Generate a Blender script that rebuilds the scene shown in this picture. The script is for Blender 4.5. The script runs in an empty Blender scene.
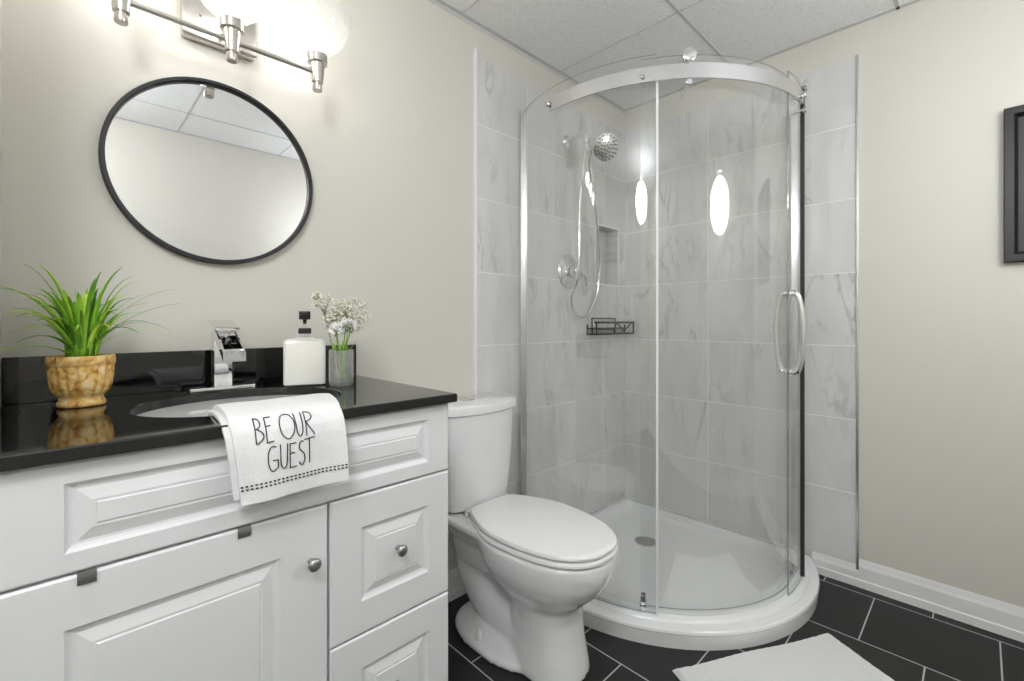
import bpy, bmesh, math, random
from mathutils import Vector, Matrix
random.seed(7)
PI = math.pi
S = bpy.context.scene
C = S.collection

# ------------------------------------------------------------------ camera, world, lights, exposure
YA, XB, ZC, XL = 1.45, 2.334, 2.315, -0.097      # back wall, right wall, ceiling, left wall
cam_d = bpy.data.cameras.new('camera')
cam = bpy.data.objects.new('camera', cam_d); C.objects.link(cam)
cam.location = (0, 0, 1.09)
cam.rotation_euler = (PI / 2, 0, math.atan2(980 - 512, 457.0) - PI / 2)
cam_d.sensor_width = 36; cam_d.lens = 36 * 457.0 / 1024
cam_d.shift_y = -19.5 / 1024
cam_d.clip_start = 0.02
S.camera = cam
S.view_settings.view_transform = 'Standard'
S.view_settings.look = 'None'
S.view_settings.gamma = 1
S.view_settings.use_curve_mapping = False
S.view_settings.exposure = 0.32
w = bpy.data.worlds.new('world'); S.world = w; w.use_nodes = True
w.node_tree.nodes['Background'].inputs[0].default_value = (.9, .95, 1, 1)
w.node_tree.nodes['Background'].inputs[1].default_value = .3
GLOBE_E = 30.0     # emission of added, unseen fill globes (the one by the right wall burns dimmer)
BULB_E = 20.0       # emission of the vanity bulbs
GLOBES = [(1.52, -.36, 1.72), (-.36, .02, 2.0)]

# ------------------------------------------------------------------ materials
def nt(name):
    m = bpy.data.materials.new(name); m.use_nodes = True
    return m, m.node_tree.nodes, m.node_tree.links, m.node_tree.nodes['Principled BSDF']
def mat(name, col, rough=.5, metal=0, noise=0, nscale=20, bump=0, bscale=60, coat=0, spec=.5, sheen=0):
    m, n, l, b = nt(name)
    b.inputs['Base Color'].default_value = (*col, 1)
    b.inputs['Roughness'].default_value = rough
    b.inputs['Metallic'].default_value = metal
    b.inputs['Coat Weight'].default_value = coat
    b.inputs['Specular IOR Level'].default_value = spec
    b.inputs['Sheen Weight'].default_value = sheen
    tc = n.new('ShaderNodeTexCoord')
    if noise:
        t = n.new('ShaderNodeTexNoise'); t.inputs['Scale'].default_value = nscale; t.inputs['Detail'].default_value = 4
        l.new(tc.outputs['Object'], t.inputs['Vector'])
        mx = n.new('ShaderNodeMix'); mx.data_type = 'RGBA'
        mx.inputs[6].default_value = (*[c * (1 - noise) for c in col], 1)
        mx.inputs[7].default_value = (*[min(1, c * (1 + noise)) for c in col], 1)
        l.new(t.outputs['Fac'], mx.inputs[0]); l.new(mx.outputs[2], b.inputs['Base Color'])
    if bump:
        t = n.new('ShaderNodeTexNoise'); t.inputs['Scale'].default_value = bscale; t.inputs['Detail'].default_value = 3
        l.new(tc.outputs['Object'], t.inputs['Vector'])
        bp = n.new('ShaderNodeBump'); bp.inputs['Strength'].default_value = bump; bp.inputs['Distance'].default_value = .002
        l.new(t.outputs['Fac'], bp.inputs['Height']); l.new(bp.outputs[0], b.inputs['Normal'])
    return m
def math_node(n, l, op, a, b=None, clamp=False):
    x = n.new('ShaderNodeMath'); x.operation = op; x.use_clamp = clamp
    for i, v in enumerate((a, b)):
        if v is None: continue
        if isinstance(v, (int, float)): x.inputs[i].default_value = v
        else: l.new(v, x.inputs[i])
    return x.outputs[0]
def glass(name, tint=(.97, .98, .975), rough=0, base=.04, body=0, body_col=(.9, .9, .9)):
    """pane glass: clear with a mirror reflection that grows towards grazing view, optional milky body"""
    m = bpy.data.materials.new(name); m.use_nodes = True
    n, l = m.node_tree.nodes, m.node_tree.links; n.clear()
    out = n.new('ShaderNodeOutputMaterial')
    tr = n.new('ShaderNodeBsdfTransparent'); tr.inputs[0].default_value = (*tint, 1)
    gl = n.new('ShaderNodeBsdfGlossy'); gl.inputs['Roughness'].default_value = rough
    gl.inputs[0].default_value = (1, 1, 1, 1)
    lw = n.new('ShaderNodeLayerWeight'); lw.inputs[0].default_value = .5
    p = math_node(n, l, 'POWER', lw.outputs['Facing'], 4.2)
    f = math_node(n, l, 'MULTIPLY', p, .9)
    f = math_node(n, l, 'ADD', f, base, True)
    mx = n.new('ShaderNodeMixShader'); l.new(f, mx.inputs[0])
    a = tr.outputs[0]
    if body:
        d = n.new('ShaderNodeBsdfDiffuse'); d.inputs[0].default_value = (*body_col, 1)
        t2 = n.new('ShaderNodeBsdfTranslucent'); t2.inputs[0].default_value = (*body_col, 1)
        md = n.new('ShaderNodeMixShader'); md.inputs[0].default_value = .5
        l.new(d.outputs[0], md.inputs[1]); l.new(t2.outputs[0], md.inputs[2])
        mb = n.new('ShaderNodeMixShader'); mb.inputs[0].default_value = body
        l.new(a, mb.inputs[1]); l.new(md.outputs[0], mb.inputs[2]); a = mb.outputs[0]
    l.new(a, mx.inputs[1]); l.new(gl.outputs[0], mx.inputs[2])
    l.new(mx.outputs[0], out.inputs[0])
    return m
def emit(name, col, s):
    m = bpy.data.materials.new(name); m.use_nodes = True
    n, l = m.node_tree.nodes, m.node_tree.links; n.clear()
    out = n.new('ShaderNodeOutputMaterial'); e = n.new('ShaderNodeEmission')
    e.inputs[0].default_value = (*col, 1); e.inputs[1].default_value = s
    l.new(e.outputs[0], out.inputs[0]); return m

def marble(name, axis):
    m, n, l, b = nt(name)
    geo = n.new('ShaderNodeNewGeometry')
    sp = n.new('ShaderNodeSeparateXYZ'); l.new(geo.outputs['Position'], sp.inputs[0])
    s = sp.outputs['X'] if axis == 'X' else sp.outputs['Y']
    s2 = math_node(n, l, 'ADD', s, (-1.51 + 6.1) if axis == 'X' else (-.354 + 6.1))
    z2 = math_node(n, l, 'ADD', sp.outputs['Z'], -.0735 + .609)
    cb = n.new('ShaderNodeCombineXYZ'); l.new(s2, cb.inputs[0]); l.new(z2, cb.inputs[1])
    br = n.new('ShaderNodeTexBrick'); l.new(cb.outputs[0], br.inputs['Vector'])
    br.offset = 0; br.squash = 1
    br.inputs['Scale'].default_value = 1
    br.inputs['Brick Width'].default_value = .61; br.inputs['Row Height'].default_value = .3045
    br.inputs['Mortar Size'].default_value = .0022; br.inputs['Mortar Smooth'].default_value = .2
    br.inputs['Color1'].default_value = (0, 0, 0, 1); br.inputs['Color2'].default_value = (1, 1, 1, 1)
    off = n.new('ShaderNodeVectorMath'); off.operation = 'MULTIPLY_ADD'
    l.new(br.outputs['Color'], off.inputs[0]); off.inputs[1].default_value = (7, 7, 7); l.new(cb.outputs[0], off.inputs[2])
    mp = n.new('ShaderNodeMapping'); mp.inputs['Rotation'].default_value = (0, 0, .5 if axis == 'X' else -.45)
    mp.inputs['Scale'].default_value = (3.4, .8, 1)
    l.new(off.outputs[0], mp.inputs['Vector'])
    # thin veins where a distorted noise crosses its middle value
    t = n.new('ShaderNodeTexNoise'); t.inputs['Scale'].default_value = 1.9; t.inputs['Detail'].default_value = 7
    t.inputs['Roughness'].default_value = .6; t.inputs['Distortion'].default_value = .7
    l.new(mp.outputs[0], t.inputs['Vector'])
    d = math_node(n, l, 'ABSOLUTE', math_node(n, l, 'SUBTRACT', t.outputs['Fac'], .5))
    r = n.new('ShaderNodeValToRGB'); l.new(d, r.inputs[0])
    r.color_ramp.elements[0].position = 0; r.color_ramp.elements[0].color = (1, 1, 1, 1)
    r.color_ramp.elements[1].position = .028; r.color_ramp.elements[1].color = (0, 0, 0, 1)
    t3 = n.new('ShaderNodeTexNoise'); t3.inputs['Scale'].default_value = 2.4; l.new(off.outputs[0], t3.inputs['Vector'])
    k = n.new('ShaderNodeMapRange'); k.inputs[1].default_value = .45; k.inputs[2].default_value = .68; l.new(t3.outputs['Fac'], k.inputs[0])
    vein = math_node(n, l, 'MULTIPLY', math_node(n, l, 'MULTIPLY', r.outputs[0], k.outputs[0]), .46)
    t4 = n.new('ShaderNodeTexNoise'); t4.inputs['Scale'].default_value = 2.2; t4.inputs['Detail'].default_value = 6; t4.inputs['Distortion'].default_value = 1.2
    l.new(mp.outputs[0], t4.inputs['Vector'])
    mc = n.new('ShaderNodeMix'); mc.data_type = 'RGBA'; l.new(t4.outputs['Fac'], mc.inputs[0])
    mc.inputs[6].default_value = (.57, .568, .56, 1); mc.inputs[7].default_value = (.775, .772, .762, 1)
    mv = n.new('ShaderNodeMix'); mv.data_type = 'RGBA'; l.new(vein, mv.inputs[0])
    l.new(mc.outputs[2], mv.inputs[6]); mv.inputs[7].default_value = (.22, .225, .235, 1)
    mg = n.new('ShaderNodeMix'); mg.data_type = 'RGBA'; l.new(br.outputs['Fac'], mg.inputs[0])
    l.new(mv.outputs[2], mg.inputs[6]); mg.inputs[7].default_value = (.86, .86, .85, 1)
    l.new(mg.outputs[2], b.inputs['Base Color'])
    b.inputs['Roughness'].default_value = .16
    bp = n.new('ShaderNodeBump'); bp.invert = True; bp.inputs['Strength'].default_value = .5; bp.inputs['Distance'].default_value = .002
    l.new(br.outputs['Fac'], bp.inputs['Height']); l.new(bp.outputs[0], b.inputs['Normal'])
    return m

def slate_floor():
    m, n, l, b = nt('slate_floor')
    geo = n.new('ShaderNodeNewGeometry')
    sp = n.new('ShaderNodeSeparateXYZ'); l.new(geo.outputs['Position'], sp.inputs[0])
    a = math_node(n, l, 'ADD', sp.outputs['Y'], -.29 + .16875 + 3.375)
    c = math_node(n, l, 'ADD', sp.outputs['X'], -1.9375 + 3.375)
    cb = n.new('ShaderNodeCombineXYZ'); l.new(a, cb.inputs[0]); l.new(c, cb.inputs[1])
    br = n.new('ShaderNodeTexBrick'); l.new(cb.outputs[0], br.inputs['Vector'])
    br.offset = .5; br.inputs['Scale'].default_value = 1
    br.inputs['Brick Width'].default_value = .3375; br.inputs['Row Height'].default_value = .3375
    br.inputs['Mortar Size'].default_value = .0022; br.inputs['Mortar Smooth'].default_value = .1
    br.inputs['Color1'].default_value = (.017, .017, .016, 1); br.inputs['Color2'].default_value = (.024, .024, .023, 1)
    br.inputs['Mortar'].default_value = (.45, .44, .41, 1)
    t = n.new('ShaderNodeTexNoise'); t.inputs['Scale'].default_value = 7; t.inputs['Detail'].default_value = 8; l.new(geo.outputs['Position'], t.inputs['Vector'])
    mm = n.new('ShaderNodeMix'); mm.data_type = 'RGBA'; mm.blend_type = 'MULTIPLY'; mm.inputs[0].default_value = .5
    l.new(br.outputs['Color'], mm.inputs[6]); l.new(t.outputs['Color'], mm.inputs[7])
    hs = n.new('ShaderNodeHueSaturation'); hs.inputs['Saturation'].default_value = .15; hs.inputs['Value'].default_value = 1.5
    l.new(mm.outputs[2], hs.inputs['Color']); l.new(hs.outputs[0], b.inputs['Base Color'])
    b.inputs['Roughness'].default_value = .5; b.inputs['Specular IOR Level'].default_value = .3
    bp = n.new('ShaderNodeBump'); bp.inputs['Strength'].default_value = .35; bp.inputs['Distance'].default_value = .004
    h = math_node(n, l, 'SUBTRACT', t.outputs['Fac'], math_node(n, l, 'MULTIPLY', br.outputs['Fac'], .5))
    l.new(h, bp.inputs['Height']); l.new(bp.outputs[0], b.inputs['Normal'])
    return m

def ceiling_tile():
    m, n, l, b = nt('acoustic_tile')
    geo = n.new('ShaderNodeNewGeometry')
    v = n.new('ShaderNodeTexVoronoi'); v.inputs['Scale'].default_value = 70; v.inputs['Randomness'].default_value = 1
    l.new(geo.outputs['Position'], v.inputs['Vector'])
    t = n.new('ShaderNodeTexNoise'); t.inputs['Scale'].default_value = 22; l.new(geo.outputs['Position'], t.inputs['Vector'])
    t2 = n.new('ShaderNodeTexNoise'); t2.inputs['Scale'].default_value = 160; l.new(geo.outputs['Position'], t2.inputs['Vector'])
    k = n.new('ShaderNodeMapRange'); k.inputs[1].default_value = .22; k.inputs[2].default_value = .14; l.new(v.outputs['Distance'], k.inputs[0])
    k2 = n.new('ShaderNodeMapRange'); k2.inputs[1].default_value = .52; k2.inputs[2].default_value = .62; l.new(t.outputs['Fac'], k2.inputs[0])
    f = math_node(n, l, 'MULTIPLY', math_node(n, l, 'MULTIPLY', k.outputs[0], k2.outputs[0]), .95)
    f = math_node(n, l, 'ADD', f, math_node(n, l, 'MULTIPLY', math_node(n, l, 'SUBTRACT', t2.outputs['Fac'], .45, True), 1.5), True)
    mx = n.new('ShaderNodeMix'); mx.data_type = 'RGBA'; l.new(f, mx.inputs[0])
    mx.inputs[6].default_value = (.87, .87, .865, 1); mx.inputs[7].default_value = (.55, .54, .52, 1)
    l.new(mx.outputs[2], b.inputs['Base Color']); b.inputs['Roughness'].default_value = .9
    return m

def stone_pot():
    m, n, l, b = nt('ochre_stoneware')
    tc = n.new('ShaderNodeTexCoord')
    t = n.new('ShaderNodeTexNoise'); t.inputs['Scale'].default_value = 62; t.inputs['Detail'].default_value = 6; t.inputs['Distortion'].default_value = .6
    l.new(tc.outputs['Object'], t.inputs['Vector'])
    r = n.new('ShaderNodeValToRGB'); l.new(t.outputs['Fac'], r.inputs[0])
    e = r.color_ramp.elements
    e[0].position = .30; e[0].color = (.26, .11, .03, 1)
    e[1].position = .72; e[1].color = (.85, .72, .46, 1)
    x = e.new(.42); x.color = (.66, .36, .085, 1)
    x = e.new(.55); x.color = (.82, .56, .20, 1)
    l.new(r.outputs[0], b.inputs['Base Color']); b.inputs['Roughness'].default_value = .7
    bp = n.new('ShaderNodeBump'); bp.inputs['Strength'].default_value = .6; bp.inputs['Distance'].default_value = .003
    l.new(t.outputs['Fac'], bp.inputs['Height']); l.new(bp.outputs[0], b.inputs['Normal'])
    return m

def leaf_mat():
    m, n, l, b = nt('grass_leaf')
    oi = n.new('ShaderNodeNewGeometry')
    r = n.new('ShaderNodeValToRGB'); l.new(oi.outputs['Random Per Island'], r.inputs[0])
    e = r.color_ramp.elements
    e[0].color = (.06, .20, .015, 1); e[1].color = (.68, .90, .09, 1)
    x = e.new(.5); x.color = (.30, .62, .045, 1)
    l.new(r.outputs[0], b.inputs['Base Color']); b.inputs['Roughness'].default_value = .4
    b.inputs['Subsurface Weight'].default_value = 0
    return m

def granite():
    m, n, l, b = nt('black_granite')
    tc = n.new('ShaderNodeTexCoord')
    v = n.new('ShaderNodeTexNoise'); v.inputs['Scale'].default_value = 300; l.new(tc.outputs['Object'], v.inputs['Vector'])
    k = n.new('ShaderNodeMapRange'); k.inputs[1].default_value = .66; k.inputs[2].default_value = .75; l.new(v.outputs['Fac'], k.inputs[0])
    mx = n.new('ShaderNodeMix'); mx.data_type = 'RGBA'; l.new(k.outputs[0], mx.inputs[0])
    mx.inputs[6].default_value = (.006, .006, .0065, 1); mx.inputs[7].default_value = (.05, .05, .055, 1)
    l.new(mx.outputs[2], b.inputs['Base Color']); b.inputs['Roughness'].default_value = .05
    b.inputs['Specular IOR Level'].default_value = .75
    return m

M = dict(
    wall=mat('greige_paint', (.668, .645, .585), .6, noise=.012, nscale=3, bump=.05, bscale=300),
    tileA=marble('marble_tile_back', 'X'), tileB=marble('marble_tile_side', 'Y'),
    floor=slate_floor(), ceil=ceiling_tile(),
    grid=mat('white_ceiling_bar', (.56, .56, .555), .5, noise=.02),
    trim=mat('white_trim', (.84, .84, .84), .35, noise=.01),
    cab=mat('white_thermofoil', (.80, .80, .815), .32, noise=.008, nscale=6),
    gap=mat('cabinet_shadow_gap', (.10, .10, .10), .8, noise=.05),
    granite=granite(),
    porc=mat('white_porcelain', (.84, .84, .845), .08, coat=.5, noise=.006, nscale=4),
    seat=mat('white_seat_plastic', (.86, .86, .86), .2, noise=.006, nscale=4),
    acryl=mat('white_acrylic', (.84, .845, .85), .16, noise=.008, nscale=5),
    chrome=mat('chrome', (.82, .82, .83), .06, 1, noise=.01),
    alu=mat('polished_aluminium', (.72, .72, .73), .24, 1, noise=.02),
    nickel=mat('brushed_nickel', (.62, .59, .55), .28, 1, noise=.06, nscale=60),
    steel=mat('satin_steel', (.45, .45, .45), .35, 1, noise=.05),
    black=mat('black_metal', (.010, .009, .011), .45, noise=.1),
    blackp=mat('black_plastic', (.01, .01, .01), .3, noise=.05),
    rubber=mat('dark_rubber', (.02, .02, .02), .6, noise=.05),
    mirror=mat('mirror_silver', (.77, .78, .79), .0, 1, noise=.003, nscale=2),
    towel=mat('white_terry', (.84, .84, .845), .9, noise=.03, nscale=90, bump=.6, bscale=420, sheen=.3),
    thread=mat('dark_thread', (.02, .02, .025), .8, noise=.1),
    mat_=mat('white_bath_mat', (.76, .76, .765), .95, noise=.05, nscale=120, bump=1, bscale=260, sheen=.3),
    pot=stone_pot(), leaf=leaf_mat(),
    soil=mat('dark_moss', (.05, .07, .02), .9, noise=.4, bump=1),
    soap=mat('milky_soap_bottle', (.80, .79, .74), .12, coat=.6, noise=.01),
    petal=mat('white_petal', (.93, .92, .89), .6, noise=.05),
    tiny=mat('cream_blossom', (.86, .83, .72), .7, noise=.2, nscale=200),
    stem=mat('green_stem', (.22, .40, .06), .5, noise=.2),
    twig=mat('pale_twig', (.30, .33, .16), .6, noise=.2),
    glass=glass('shower_glass', tint=(.995, .998, .996), base=.055),
    gedge=glass('polished_glass_edge', tint=(.55, .60, .58), base=.15, body=.35, body_col=(.45, .5, .48)),
    vglass=glass('cut_vase_glass', tint=(.975, .985, .98), rough=.02, base=.07, body=.16, body_col=(.85, .87, .86)),
    cglass=glass('clear_plastic', tint=(.96, .96, .96), base=.07),
    shade=glass('lamp_shade_glass', tint=(.95, .95, .95), base=.05, body=.07),
    bulb=emit('lit_bulb', (1, .98, .95), BULB_E),
    globe=emit('fill_globe_glow', (.94, .97, 1), GLOBE_E * .42), globe2=emit('fill_globe_bright_glow', (.94, .97, 1), GLOBE_E),
    strip=mat('clear_seal_strip', (.80, .81, .81), .25, noise=.02),
    dark=mat('charcoal_print', (.04, .04, .042), .55, noise=.15, nscale=5),
)

# ------------------------------------------------------------------ helpers
ORG = {}
def thing(name, label, cat, loc, group=None):
    o = bpy.data.objects.new(name, None); C.objects.link(o)
    o.location = loc; o.empty_display_size = .05
    o['label'] = label; o['category'] = cat
    if group: o['group'] = group
    ORG[o.name] = Vector(loc)
    return o
def obj(name, bm, m, parent=None, smooth=True, kind=None, origin=None, ang=40):
    bmesh.ops.recalc_face_normals(bm, faces=bm.faces[:])
    me = bpy.data.meshes.new(name)
    og = ORG[parent.name] if parent is not None else Vector(origin or (0, 0, 0))
    bmesh.ops.translate(bm, verts=bm.verts[:], vec=-og)
    bm.to_mesh(me); bm.free()
    for x in (m if isinstance(m, (list, tuple)) else [m]): me.materials.append(x)
    if smooth:
        for p in me.polygons: p.use_smooth = True
        try: me.set_sharp_from_angle(angle=math.radians(ang))
        except Exception: pass
    o = bpy.data.objects.new(name, me); C.objects.link(o)
    if parent is not None: o.parent = parent
    else: o.location = og
    ORG[o.name] = og
    if kind: o['kind'] = kind
    return o
def tag(o, label, cat, group=None):
    o['label'] = label; o['category'] = cat
    if group: o['group'] = group
    return o
def copy_tree(o, parent=None):
    c = o.copy(); C.objects.link(c)
    if parent is not None: c.parent = parent
    for ch in list(o.children): copy_tree(ch, c)
    return c
def B(): return bmesh.new()
def box(bm, x0, x1, y0, y1, z0, z1, bev=0, seg=2, mtx=None):
    vs = [bm.verts.new((x, y, z)) for x in (x0, x1) for y in (y0, y1) for z in (z0, z1)]
    F = [(0, 1, 3, 2), (4, 6, 7, 5), (0, 4, 5, 1), (2, 3, 7, 6), (0, 2, 6, 4), (1, 5, 7, 3)]
    fs = [bm.faces.new([vs[i] for i in f]) for f in F]
    if mtx is not None:
        for v in vs: v.co = mtx @ v.co
    if bev:
        es = {e for f in fs for e in f.edges}
        bmesh.ops.bevel(bm, geom=list(es), offset=bev, segments=seg, profile=.6, affect='EDGES')
def loft(bm, rings, cap0=True, cap1=True, closed=True):
    R = [[bm.verts.new(p) for p in r] for r in rings]
    n = len(R[0])
    for a, b in zip(R, R[1:]):
        for i in range(n if closed else n - 1):
            j = (i + 1) % n
            bm.faces.new((a[i], a[j], b[j], b[i]))
    if cap0: bm.faces.new(R[0][::-1])
    if cap1: bm.faces.new(R[-1])
    return R
def frames(pts):
    pts = [Vector(p) for p in pts]
    T = []
    for i in range(len(pts)):
        a = pts[max(0, i - 1)]; b = pts[min(len(pts) - 1, i + 1)]
        T.append((b - a).normalized())
    up = Vector((0, 0, 1)) if abs(T[0].z) < .9 else Vector((1, 0, 0))
    nrm = (up - T[0] * up.dot(T[0])).normalized()
    out = []
    for i, t in enumerate(T):
        if i:
            nrm = (nrm - t * nrm.dot(t)).normalized()
        out.append((pts[i], t, nrm, t.cross(nrm)))
    return out
def tube(bm, pts, r, seg=12, cap=True):
    fr = frames(pts)
    rr = r if isinstance(r, (list, tuple)) else [r] * len(fr)
    rings = [[p + (a * math.cos(2 * PI * k / seg) + b * math.sin(2 * PI * k / seg)) * q for k in range(seg)] for (p, t, a, b), q in zip(fr, rr)]
    loft(bm, rings, cap, cap)
def smoothpath(pts, n=8, closed=False):
    P = [Vector(p) for p in pts]; out = []
    m = len(P)
    for i in range(m if closed else m - 1):
        if closed: p0, p1, p2, p3 = P[i - 1], P[i], P[(i + 1) % m], P[(i + 2) % m]
        else: p0, p1, p2, p3 = P[max(0, i - 1)], P[i], P[i + 1], P[min(m - 1, i + 2)]
        for k in range(n):
            t = k / n
            out.append(.5 * ((2 * p1) + (p2 - p0) * t + (2 * p0 - 5 * p1 + 4 * p2 - p3) * t * t + (3 * p1 - p0 - 3 * p2 + p3) * t ** 3))
    if not closed: out.append(P[-1])
    return out
def basis(axis):
    w_ = Vector(axis).normalized()
    u = Vector((0, 0, 1)).cross(w_)
    if u.length < 1e-4: u = Vector((1, 0, 0))
    u.normalize(); return u, w_.cross(u), w_
def lathe(bm, prof, c, axis=(0, 0, 1), seg=32, cap0=True, cap1=True, mod=None):
    u, v, w_ = basis(axis); c = Vector(c)
    rings = []
    for r, h in prof:
        ring = []
        for k in range(seg):
            a = 2 * PI * k / seg
            q = r * (mod(a, r, h) if mod else 1)
            ring.append(c + w_ * h + (u * math.cos(a) + v * math.sin(a)) * q)
        rings.append(ring)
    loft(bm, rings, cap0, cap1)
def sphere(bm, c, r, su=10, sv=7, sc=(1, 1, 1)):
    m = Matrix.Translation(c) @ Matrix.Diagonal((*sc, 1))
    bmesh.ops.create_uvsphere(bm, u_segments=su, v_segments=sv, radius=r, matrix=m)
def rrect(cx, cy, hx, hy, r, n=5):
    out = []
    for sx, sy, a0 in ((1, 1, 0), (-1, 1, PI / 2), (-1, -1, PI), (1, -1, 1.5 * PI)):
        for k in range(n + 1):
            a = a0 + PI / 2 * k / n
            out.append((cx + sx * (hx - r) + r * math.cos(a), cy + sy * (hy - r) + r * math.sin(a)))
    return out
def offset_poly(P, d):
    """inset a closed counter-clockwise polygon; d is one number per vertex"""
    n = len(P); out = []
    for i in range(n):
        a, b, c = Vector(P[i - 1]), Vector(P[i]), Vector(P[(i + 1) % n])
        e1 = (b - a).normalized(); e2 = (c - b).normalized()
        n1 = Vector((-e1.y, e1.x)); n2 = Vector((-e2.y, e2.x))
        m = (n1 + n2); m = m / max(.3, m.dot(n1)) if m.length > 1e-6 else n1
        q = b + m * d[i]; out.append((q.x, q.y))
    return out

# ------------------------------------------------------------------ the room
def struct(name, bm, m, **k): return obj(name, bm, m, kind='structure', smooth=k.pop('smooth', False), **k)
XF, YF = -1.35, -.757          # far left and the wall behind the camera
bm = B(); box(bm, XF - .1, XB + .15, YF - .1, YA + .2, -.1, 0); struct('floor', bm, M['floor'])
bm = B(); box(bm, XF - .1, XB + .15, YF - .1, YA + .2, ZC, ZC + .08); struct('ceiling', bm, M['ceil'])
bm = B(); box(bm, XF - .1, 1.21, YA, YA + .2, 0, ZC); box(bm, 1.21, XB + .15, YA, YA + .2, 2.178, ZC)
box(bm, 1.21, XB + .15, YA + .11, YA + .2, 0, 2.178); struct('wall_back', bm, M['wall'])
bm = B(); box(bm, XB + .001, XB + .15, YF - .1, YA, 0, ZC); struct('wall_right', bm, M['wall'])
bm = B(); box(bm, XF - .1, XB + .15, YF - .1, YF, 0, ZC); struct('wall_front', bm, M['wall'])
bm = B(); box(bm, XF - .1, XF, YF, YA, 0, ZC); box(bm, XF, XL, .93, YA, 0, ZC); struct('wall_left', bm, M['wall'])

# tiled walls of the shower corner (the back one has a recessed niche)
NX0, NX1, NZ0, NZ1, ND = 2.035, 2.262, 1.290, 1.612, .09
TX0, TZ0, TZ1 = 1.205, .09, 2.178
bm = B()
yf = YA - .006
def qd(*p): bm.faces.new([bm.verts.new(q) for q in p])
for (x0, x1, z0, z1) in ((TX0, NX0, TZ0, TZ1), (NX1, XB, TZ0, TZ1), (NX0, NX1, TZ0, NZ0), (NX0, NX1, NZ1, TZ1)):
    qd((x0, yf, z0), (x1, yf, z0), (x1, yf, z1), (x0, yf, z1))
yb = yf + ND
qd((NX0, yb, NZ0), (NX1, yb, NZ0), (NX1, yb, NZ1), (NX0, yb, NZ1))
qd((NX0, yf, NZ0), (NX0, yb, NZ0), (NX0, yb, NZ1), (NX0, yf, NZ1))
qd((NX1, yf, NZ0), (NX1, yb, NZ0), (NX1, yb, NZ1), (NX1, yf, NZ1))
qd((NX0, yf, NZ0), (NX1, yf, NZ0), (NX1, yb, NZ0), (NX0, yb, NZ0))
qd((NX0, yf, NZ1), (NX1, yf, NZ1), (NX1, yb, NZ1), (NX0, yb, NZ1))
qd((TX0, yf, TZ0), (TX0, YA + .1, TZ0), (TX0, YA + .1, TZ1), (TX0, yf, TZ1))
qd((TX0, yf, TZ1), (XB, yf, TZ1), (XB, YA + .1, TZ1), (TX0, YA + .1, TZ1))
qd((TX0, yf, TZ0), (XB, yf, TZ0), (XB, YA + .1, TZ0), (TX0, YA + .1, TZ0))
bmesh.ops.remove_doubles(bm, verts=bm.verts[:], dist=1e-5)
box(bm, 1.45, XB, yf, YA + .1, .03, TZ0); struct('wall_back_tiling', bm, M['tileA'])
bm = B()   # slim white edging round the niche
for a in ((NX0 - .004, NX0 + .004, NZ0, NZ1), (NX1 - .004, NX1 + .004, NZ0, NZ1)):
    box(bm, a[0], a[1], yf - .003, yf + .004, a[2], a[3])
for z in (NZ0, NZ1): box(bm, NX0, NX1, yf - .003, yf + .004, z - .004, z + .004)
struct('trim_1', bm, M['trim'])
TY0 = .354
bm = B(); box(bm, XB - .006, XB + .003, TY0, YA - .0062, TZ0, TZ1); box(bm, XB - .006, XB + .003, .56, YA - .0062, .03, TZ0); struct('wall_right_tiling', bm, M['tileB'])
bm = B(); box(bm, TX0 - .009, TX0 + .001, YA - .012, YA + .002, TZ0, TZ1 + .03, .002); struct('trim_2', bm, M['trim'])
bm = B(); box(bm, XB - .012, XB + .002, TY0 - .007, TY0 + .002, TZ0 - .02, TZ1 + .005, .002); struct('trim_3', bm, M['alu'])
# baseboards with a moulded top
def baseboard(name, horiz, a0, a1, zt, th=.013):
    prof = [(0, 0), (th, 0), (th, .03), (th - .003, .034), (th - .003, zt - .03), (th - .006, zt - .02), (th - .008, zt - .008), (.003, zt), (0, zt)]
    if name == 'floor': prof = prof
    bm = B()
    if horiz == 'Y': rings = [[(XB - p, a, z) for p, z in prof] for a in (a0, a1)]
    elif horiz == 'X': rings = [[(a, YA - p, z) for p, z in prof] for a in (a0, a1)]
    else: rings = [[(a, YF + p, z) for p, z in prof] for a in (a0, a1)]
    loft(bm, rings)
    return struct(name, bm, M['trim'], smooth=False)
baseboard('baseboard_right', 'Y', YF, TY0 - .0075, .113)
baseboard('baseboard_right_low', 'Y', TY0 - .0075, .512, .089)
baseboard('baseboard_back', 'X', .685, 1.20, .113)
baseboard('baseboard_back_low', 'X', 1.20, 1.385, .089)
baseboard('baseboard_front', 'F', XF, XB, .113)
# ceiling grid: inverted T bars and the wall angle
bm = B()
k = 0
for i in range(6):
    x = 1.735 - .61 * i
    if x > XF: box(bm, x - .0025, x + .0025, YF, YA, ZC - .003, ZC + .001)
for j in range(5):
    y = .834 - .61 * j
    if y > YF: box(bm, XF, XB, y - .005, y + .005, ZC - .003, ZC + .001)
struct('trim_4', bm, M['grid'])
bm = B()
box(bm, XL, XB, YA - .018, YA, ZC - .004, ZC + .001); box(bm, XL, XB, YA - .0015, YA, ZC - .02, ZC)
box(bm, XB - .018, XB, YF, YA, ZC - .003, ZC + .001); box(bm, XF, XB, YF, YF + .018, ZC - .003, ZC + .001)
struct('trim_5', bm, M['grid'])

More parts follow.
